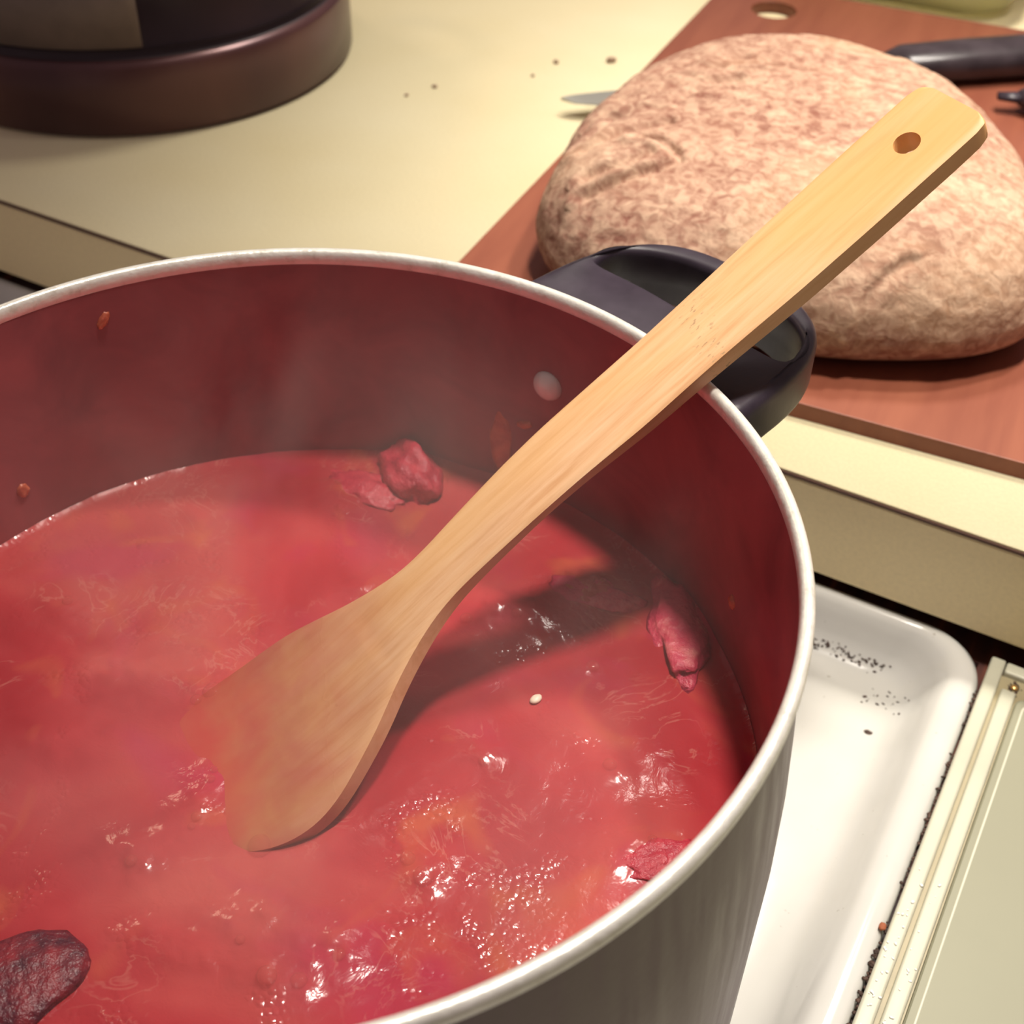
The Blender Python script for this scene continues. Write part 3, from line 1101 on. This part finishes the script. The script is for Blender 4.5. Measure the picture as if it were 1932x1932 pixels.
# ------------------------------------------------------------------ knife behind the loaf
M_blade = NT('knife_steel').set(color=(0.50, 0.50, 0.44, 1), metal=0.75, rough=0.32).m
ka = math.radians(41)
knife = tag(empty('chef_knife', (-0.1545, 0.4705, ZC + BT + 0.0012), ka), 'kitchen knife lying behind the loaf, its tip poking past the board', 'knife')
nb = 30
sec = []
for k in range(nb + 1):
    x = 0.205 * k / nb
    wdt = 0.042 * min(1, (x / 0.205) ** 0.48 * 1.05)
    sec.append((x, wdt))
v_, f_ = [], []
for x, wdt in sec:
    v_ += [(x, 0.006 - wdt * 0.75 + 0.0, 0.0), (x, 0.006 + wdt * 0.25, 0.0), (x, 0.006 + wdt * 0.25, 0.0018), (x, 0.006 - wdt * 0.75, 0.0005)]
for k in range(nb):
    for q in range(4):
        w = (q + 1) % 4
        f_.append((k * 4 + q, k * 4 + w, (k + 1) * 4 + w, (k + 1) * 4 + q))
f_ += [(0, 3, 2, 1), (nb * 4, nb * 4 + 1, nb * 4 + 2, nb * 4 + 3)]
from_py('blade', v_, f_, M_blade, knife, False)
o = from_bm('bolster', box_bm(0.198, 0.207, -0.012, 0.016, -0.0006, 0.013), M_blade, knife)
bevel(o, 0.002, 3)
rg = []
for x, hw, hh in ((0.205, 0.011, 0.006), (0.215, 0.016, 0.009), (0.26, 0.0165, 0.0105), (0.30, 0.0165, 0.0105), (0.325, 0.0180, 0.0105), (0.337, 0.011, 0.006)):
    rg.append([(x, 0.002 + hw * math.copysign(abs(math.cos(a)) ** 0.7, math.cos(a)), 0.0102 + hh * math.copysign(abs(math.sin(a)) ** 0.8, math.sin(a))) for a in [2 * math.pi * k / 20 for k in range(20)]])
loft('grip', rg, mat_plastic('knife_grip', (0.030, 0.022, 0.026), 0.3), knife)
# second dark handle at the right end of the board
sh = tag(empty('kitchen_utensil', (0.078, 0.606, ZC + BT), math.radians(20)), 'dark handle of a utensil lying right of the loaf, beside the knife grip', 'utensil')
rg = []
for x, hw, hh in ((0.0, 0.006, 0.004), (0.006, 0.010, 0.007), (0.04, 0.012, 0.0085), (0.10, 0.013, 0.0085), (0.125, 0.011, 0.007), (0.13, 0.006, 0.004)):
    rg.append([(x, hw * math.cos(a), 0.0088 + hh * math.sin(a)) for a in [2 * math.pi * k / 20 for k in range(20)]])
loft('grip', rg, mat_plastic('shears_grip', (0.028, 0.020, 0.026), 0.35), sh)
rg = [[(x, hw * math.cos(a), 0.0088 + hh * math.sin(a)) for a in [2 * math.pi * k / 16 for k in range(16)]] for x, hw, hh in ((-0.012, 0.004, 0.002), (0.004, 0.0055, 0.0035))]
loft('ferrule', rg, M_black, sh)

# ------------------------------------------------------------------ shallow clear container, top right
t = NT('olive_glass')
t.set(color=(0.70, 0.68, 0.40, 1), rough=0.12, trans=0.55, ior=1.45)
dish = tag(empty('glass_dish', (0.030, 0.868, ZC), math.radians(4)), 'greenish clear glass dish behind the far edge of the cutting board', 'dish')
rg = []
for g_, z in ((0.012, 0.0), (0.004, 0.004), (0.0, 0.012), (-0.004, 0.042), (-0.0055, 0.045), (-0.003, 0.046), (0.001, 0.042), (0.0035, 0.012), (0.008, 0.0075), (0.016, 0.004)):
    rg.append(rr_ring(-0.17 + g_, 0.0 - g_, -0.108 + g_, 0.10 - g_, 0.030, z, 8))
loft('glass_wall', rg, t.m, dish)
bowl = tag(empty('yellow_bowl', (0.150, 0.858, ZC)), 'ochre yellow shallow bowl at the top right corner past the board', 'bowl')
lathe('bowl_wall', [(0, 0.0), (0.045, 0.0), (0.052, 0.004), (0.078, 0.030), (0.080, 0.032), (0.077, 0.032), (0.050, 0.008), (0, 0.006)], simple('ochre_glaze', (0.72, 0.45, 0.12, 1), 0.35), bowl, 64)

# ------------------------------------------------------------------ dark pot standing at the back left
t = NT('brown_steel')
v = t.coord((1, 1, 0.3))
nz = t.noise(v, 14, 3)
t.set(color=t.ramp(nz, [(0.3, (0.065, 0.028, 0.034, 1)), (0.7, (0.13, 0.058, 0.055, 1))]), metal=0.35, rough=0.30)
M_dkpot = t.m
M_groove = simple('dark_groove', (0.035, 0.020, 0.024, 1), 0.5)
dk = tag(empty('saucepan', (-0.440, 0.4233, ZC)), 'dark brown steel pan on the countertop at the back left', 'pan')
R0 = 0.1375
lathe('base_band', [(0, 0.0), (R0 - 0.004, 0.0), (R0, 0.003), (R0, 0.040), (R0 - 0.001, 0.0430), (R0 - 0.004, 0.0440)], M_dkpot, dk, 160)
lathe('groove_ring', [(R0 - 0.004, 0.0440), (R0 - 0.0065, 0.0455), (R0 - 0.0065, 0.048), (R0 - 0.004, 0.0495)], M_groove, dk, 160)
lathe('upper_wall', [(R0 - 0.0045, 0.0440), (R0 - 0.006, 0.0460), (R0 - 0.0062, 0.115), (R0 - 0.003, 0.121), (R0 - 0.005, 0.123), (R0 - 0.009, 0.119), (R0 - 0.010, 0.01), (0, 0.008)], simple('dark_steel', (0.026, 0.015, 0.020, 1), 0.32, 0.3, 20, 0.25), dk, 160)
# curved grey patch standing in for a reflection on the upper wall
ang0 = math.radians(-100)
ang1 = math.radians(-44)
v_, f_ = [], []
na = 24
for k in range(na + 1):
    a = ang0 + (ang1 - ang0) * k / na
    for r_ in (R0 - 0.0059, R0 - 0.0047):
        for z in (0.0500, 0.112):
            v_.append((r_ * math.cos(a), r_ * math.sin(a), z))
for k in range(na):
    b_ = k * 4
    for q in ((0, 1, 3, 2),):
        pass
    f_ += [(b_ + 2, b_ + 6, b_ + 7, b_ + 3), (b_, b_ + 1, b_ + 5, b_ + 4), (b_ + 1, b_ + 3, b_ + 7, b_ + 5), (b_, b_ + 4, b_ + 6, b_ + 2)]
f_ += [(0, 2, 3, 1), (na * 4, na * 4 + 1, na * 4 + 3, na * 4 + 2)]
o = from_py('reflection_patch', v_, f_, simple('grey_reflection', (0.17, 0.125, 0.11, 1), 0.5), dk)
o['label'] = 'pale grey patch imitating a reflection'
# side handle of that pan, which throws the rounded shadow on the counter
rg = []
for k in range(25):
    a = math.pi * k / 24
    cx_, cy_ = 0.036 * math.sin(a), 0.040 * math.cos(a)
    px_, py_ = R0 - 0.004 + cx_, cy_
    rg.append([(px_ + 0.006 * math.cos(b) * math.sin(a), py_ + 0.006 * math.cos(b) * math.cos(a), 0.100 + 0.005 * math.sin(b)) for b in [2 * math.pi * q / 12 for q in range(12)]])
o = loft('side_handle', rg, M_dkpot, dk)
o.rotation_euler = (0, 0, math.radians(62))

# ------------------------------------------------------------------ crumbs on the countertop
M_crumb = simple('bread_crumb', (0.30, 0.20, 0.13, 1), 0.8)
first = None
for i, (px, py, r_, lb) in enumerate(((820, 165, 0.0019, 'dark crumb on the cream counter, rightmost of the two near the dark pan'), (767, 181, 0.0015, 'faint crumb on the cream counter, nearest to the dark pan'),
                                      (1049, 119, 0.0022, 'crumb on the counter just left of the round reddish crumb'), (1153, 117, 0.0034, 'reddish crumb on the counter beside the left edge of the board'),
                                      (1005, 144, 0.0015, 'tiny crumb on the counter, lowest of the three near the board'))):
    p = bz(px, py, ZC)
    if first is None:
        bm = bmesh.new()
        bmesh.ops.create_icosphere(bm, subdivisions=2, radius=1.0)
        for q in bm.verts:
            q.co *= 1 + 0.35 * fbm(q.co.x * 2, q.co.y * 2, q.co.z * 2, 2)
        first = from_bm('bread_crumb', bm, M_crumb)
        o = first
    else:
        o = first.copy()
        COL.objects.link(o)
    o.location = (p.x, p.y, ZC + r_ * 0.45)
    o.scale = (r_, r_ * 0.8, r_ * 0.55)
    o.rotation_euler = (0, 0, i * 1.3)
    tag(o, lb, 'crumb', 'crumbs on the counter')

# ------------------------------------------------------------------ steam rising from the soup
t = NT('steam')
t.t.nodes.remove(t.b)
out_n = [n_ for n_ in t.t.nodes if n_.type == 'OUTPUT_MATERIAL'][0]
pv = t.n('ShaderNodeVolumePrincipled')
pv.inputs['Color'].default_value = (1.0, 0.78, 0.73, 1)  # pink tint stands in for red light bounced off the soup
pv.inputs['Anisotropy'].default_value = 0.1
v = t.coord((1, 1, 0.45))
wn = t.noise(v, 17, 3, 0.55, 0.9)
dens = t.ramp(wn, [(0.42, K4), (0.68, W4)])
tc = t.n('ShaderNodeTexCoord')
sx = t.n('ShaderNodeSeparateXYZ')
t.link(tc.outputs['Object'], sx.inputs[0])
fall = t.math('SUBTRACT', 1.0, t.math('DIVIDE', sx.outputs[2], 0.12), True)      # thins with height above the soup
rad = t.math('SQRT', t.math('ADD', t.math('MULTIPLY', sx.outputs[0], sx.outputs[0]), t.math('MULTIPLY', sx.outputs[1], sx.outputs[1])))
edge = t.math('SUBTRACT', 1.0, t.math('DIVIDE', rad, 0.132), True)
edge = t.math('MULTIPLY', edge, 3.5, True)
d = t.math('MULTIPLY', t.math('MULTIPLY', t.math('ADD', dens, 0.15), fall), edge)
d = t.math('MULTIPLY', d, 5.0)
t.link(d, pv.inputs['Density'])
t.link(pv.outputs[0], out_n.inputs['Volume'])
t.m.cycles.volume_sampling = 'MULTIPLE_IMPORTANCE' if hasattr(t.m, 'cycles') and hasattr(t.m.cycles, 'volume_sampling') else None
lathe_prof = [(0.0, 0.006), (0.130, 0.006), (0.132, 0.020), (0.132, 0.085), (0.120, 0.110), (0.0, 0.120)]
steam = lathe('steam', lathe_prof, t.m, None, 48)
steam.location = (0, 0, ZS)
tag(steam, 'thin pink-tinted steam drifting over the soup inside the pot', 'steam', kind='stuff')
scene.cycles.volume_step_rate = 1.0
scene.cycles.volume_max_steps = 64
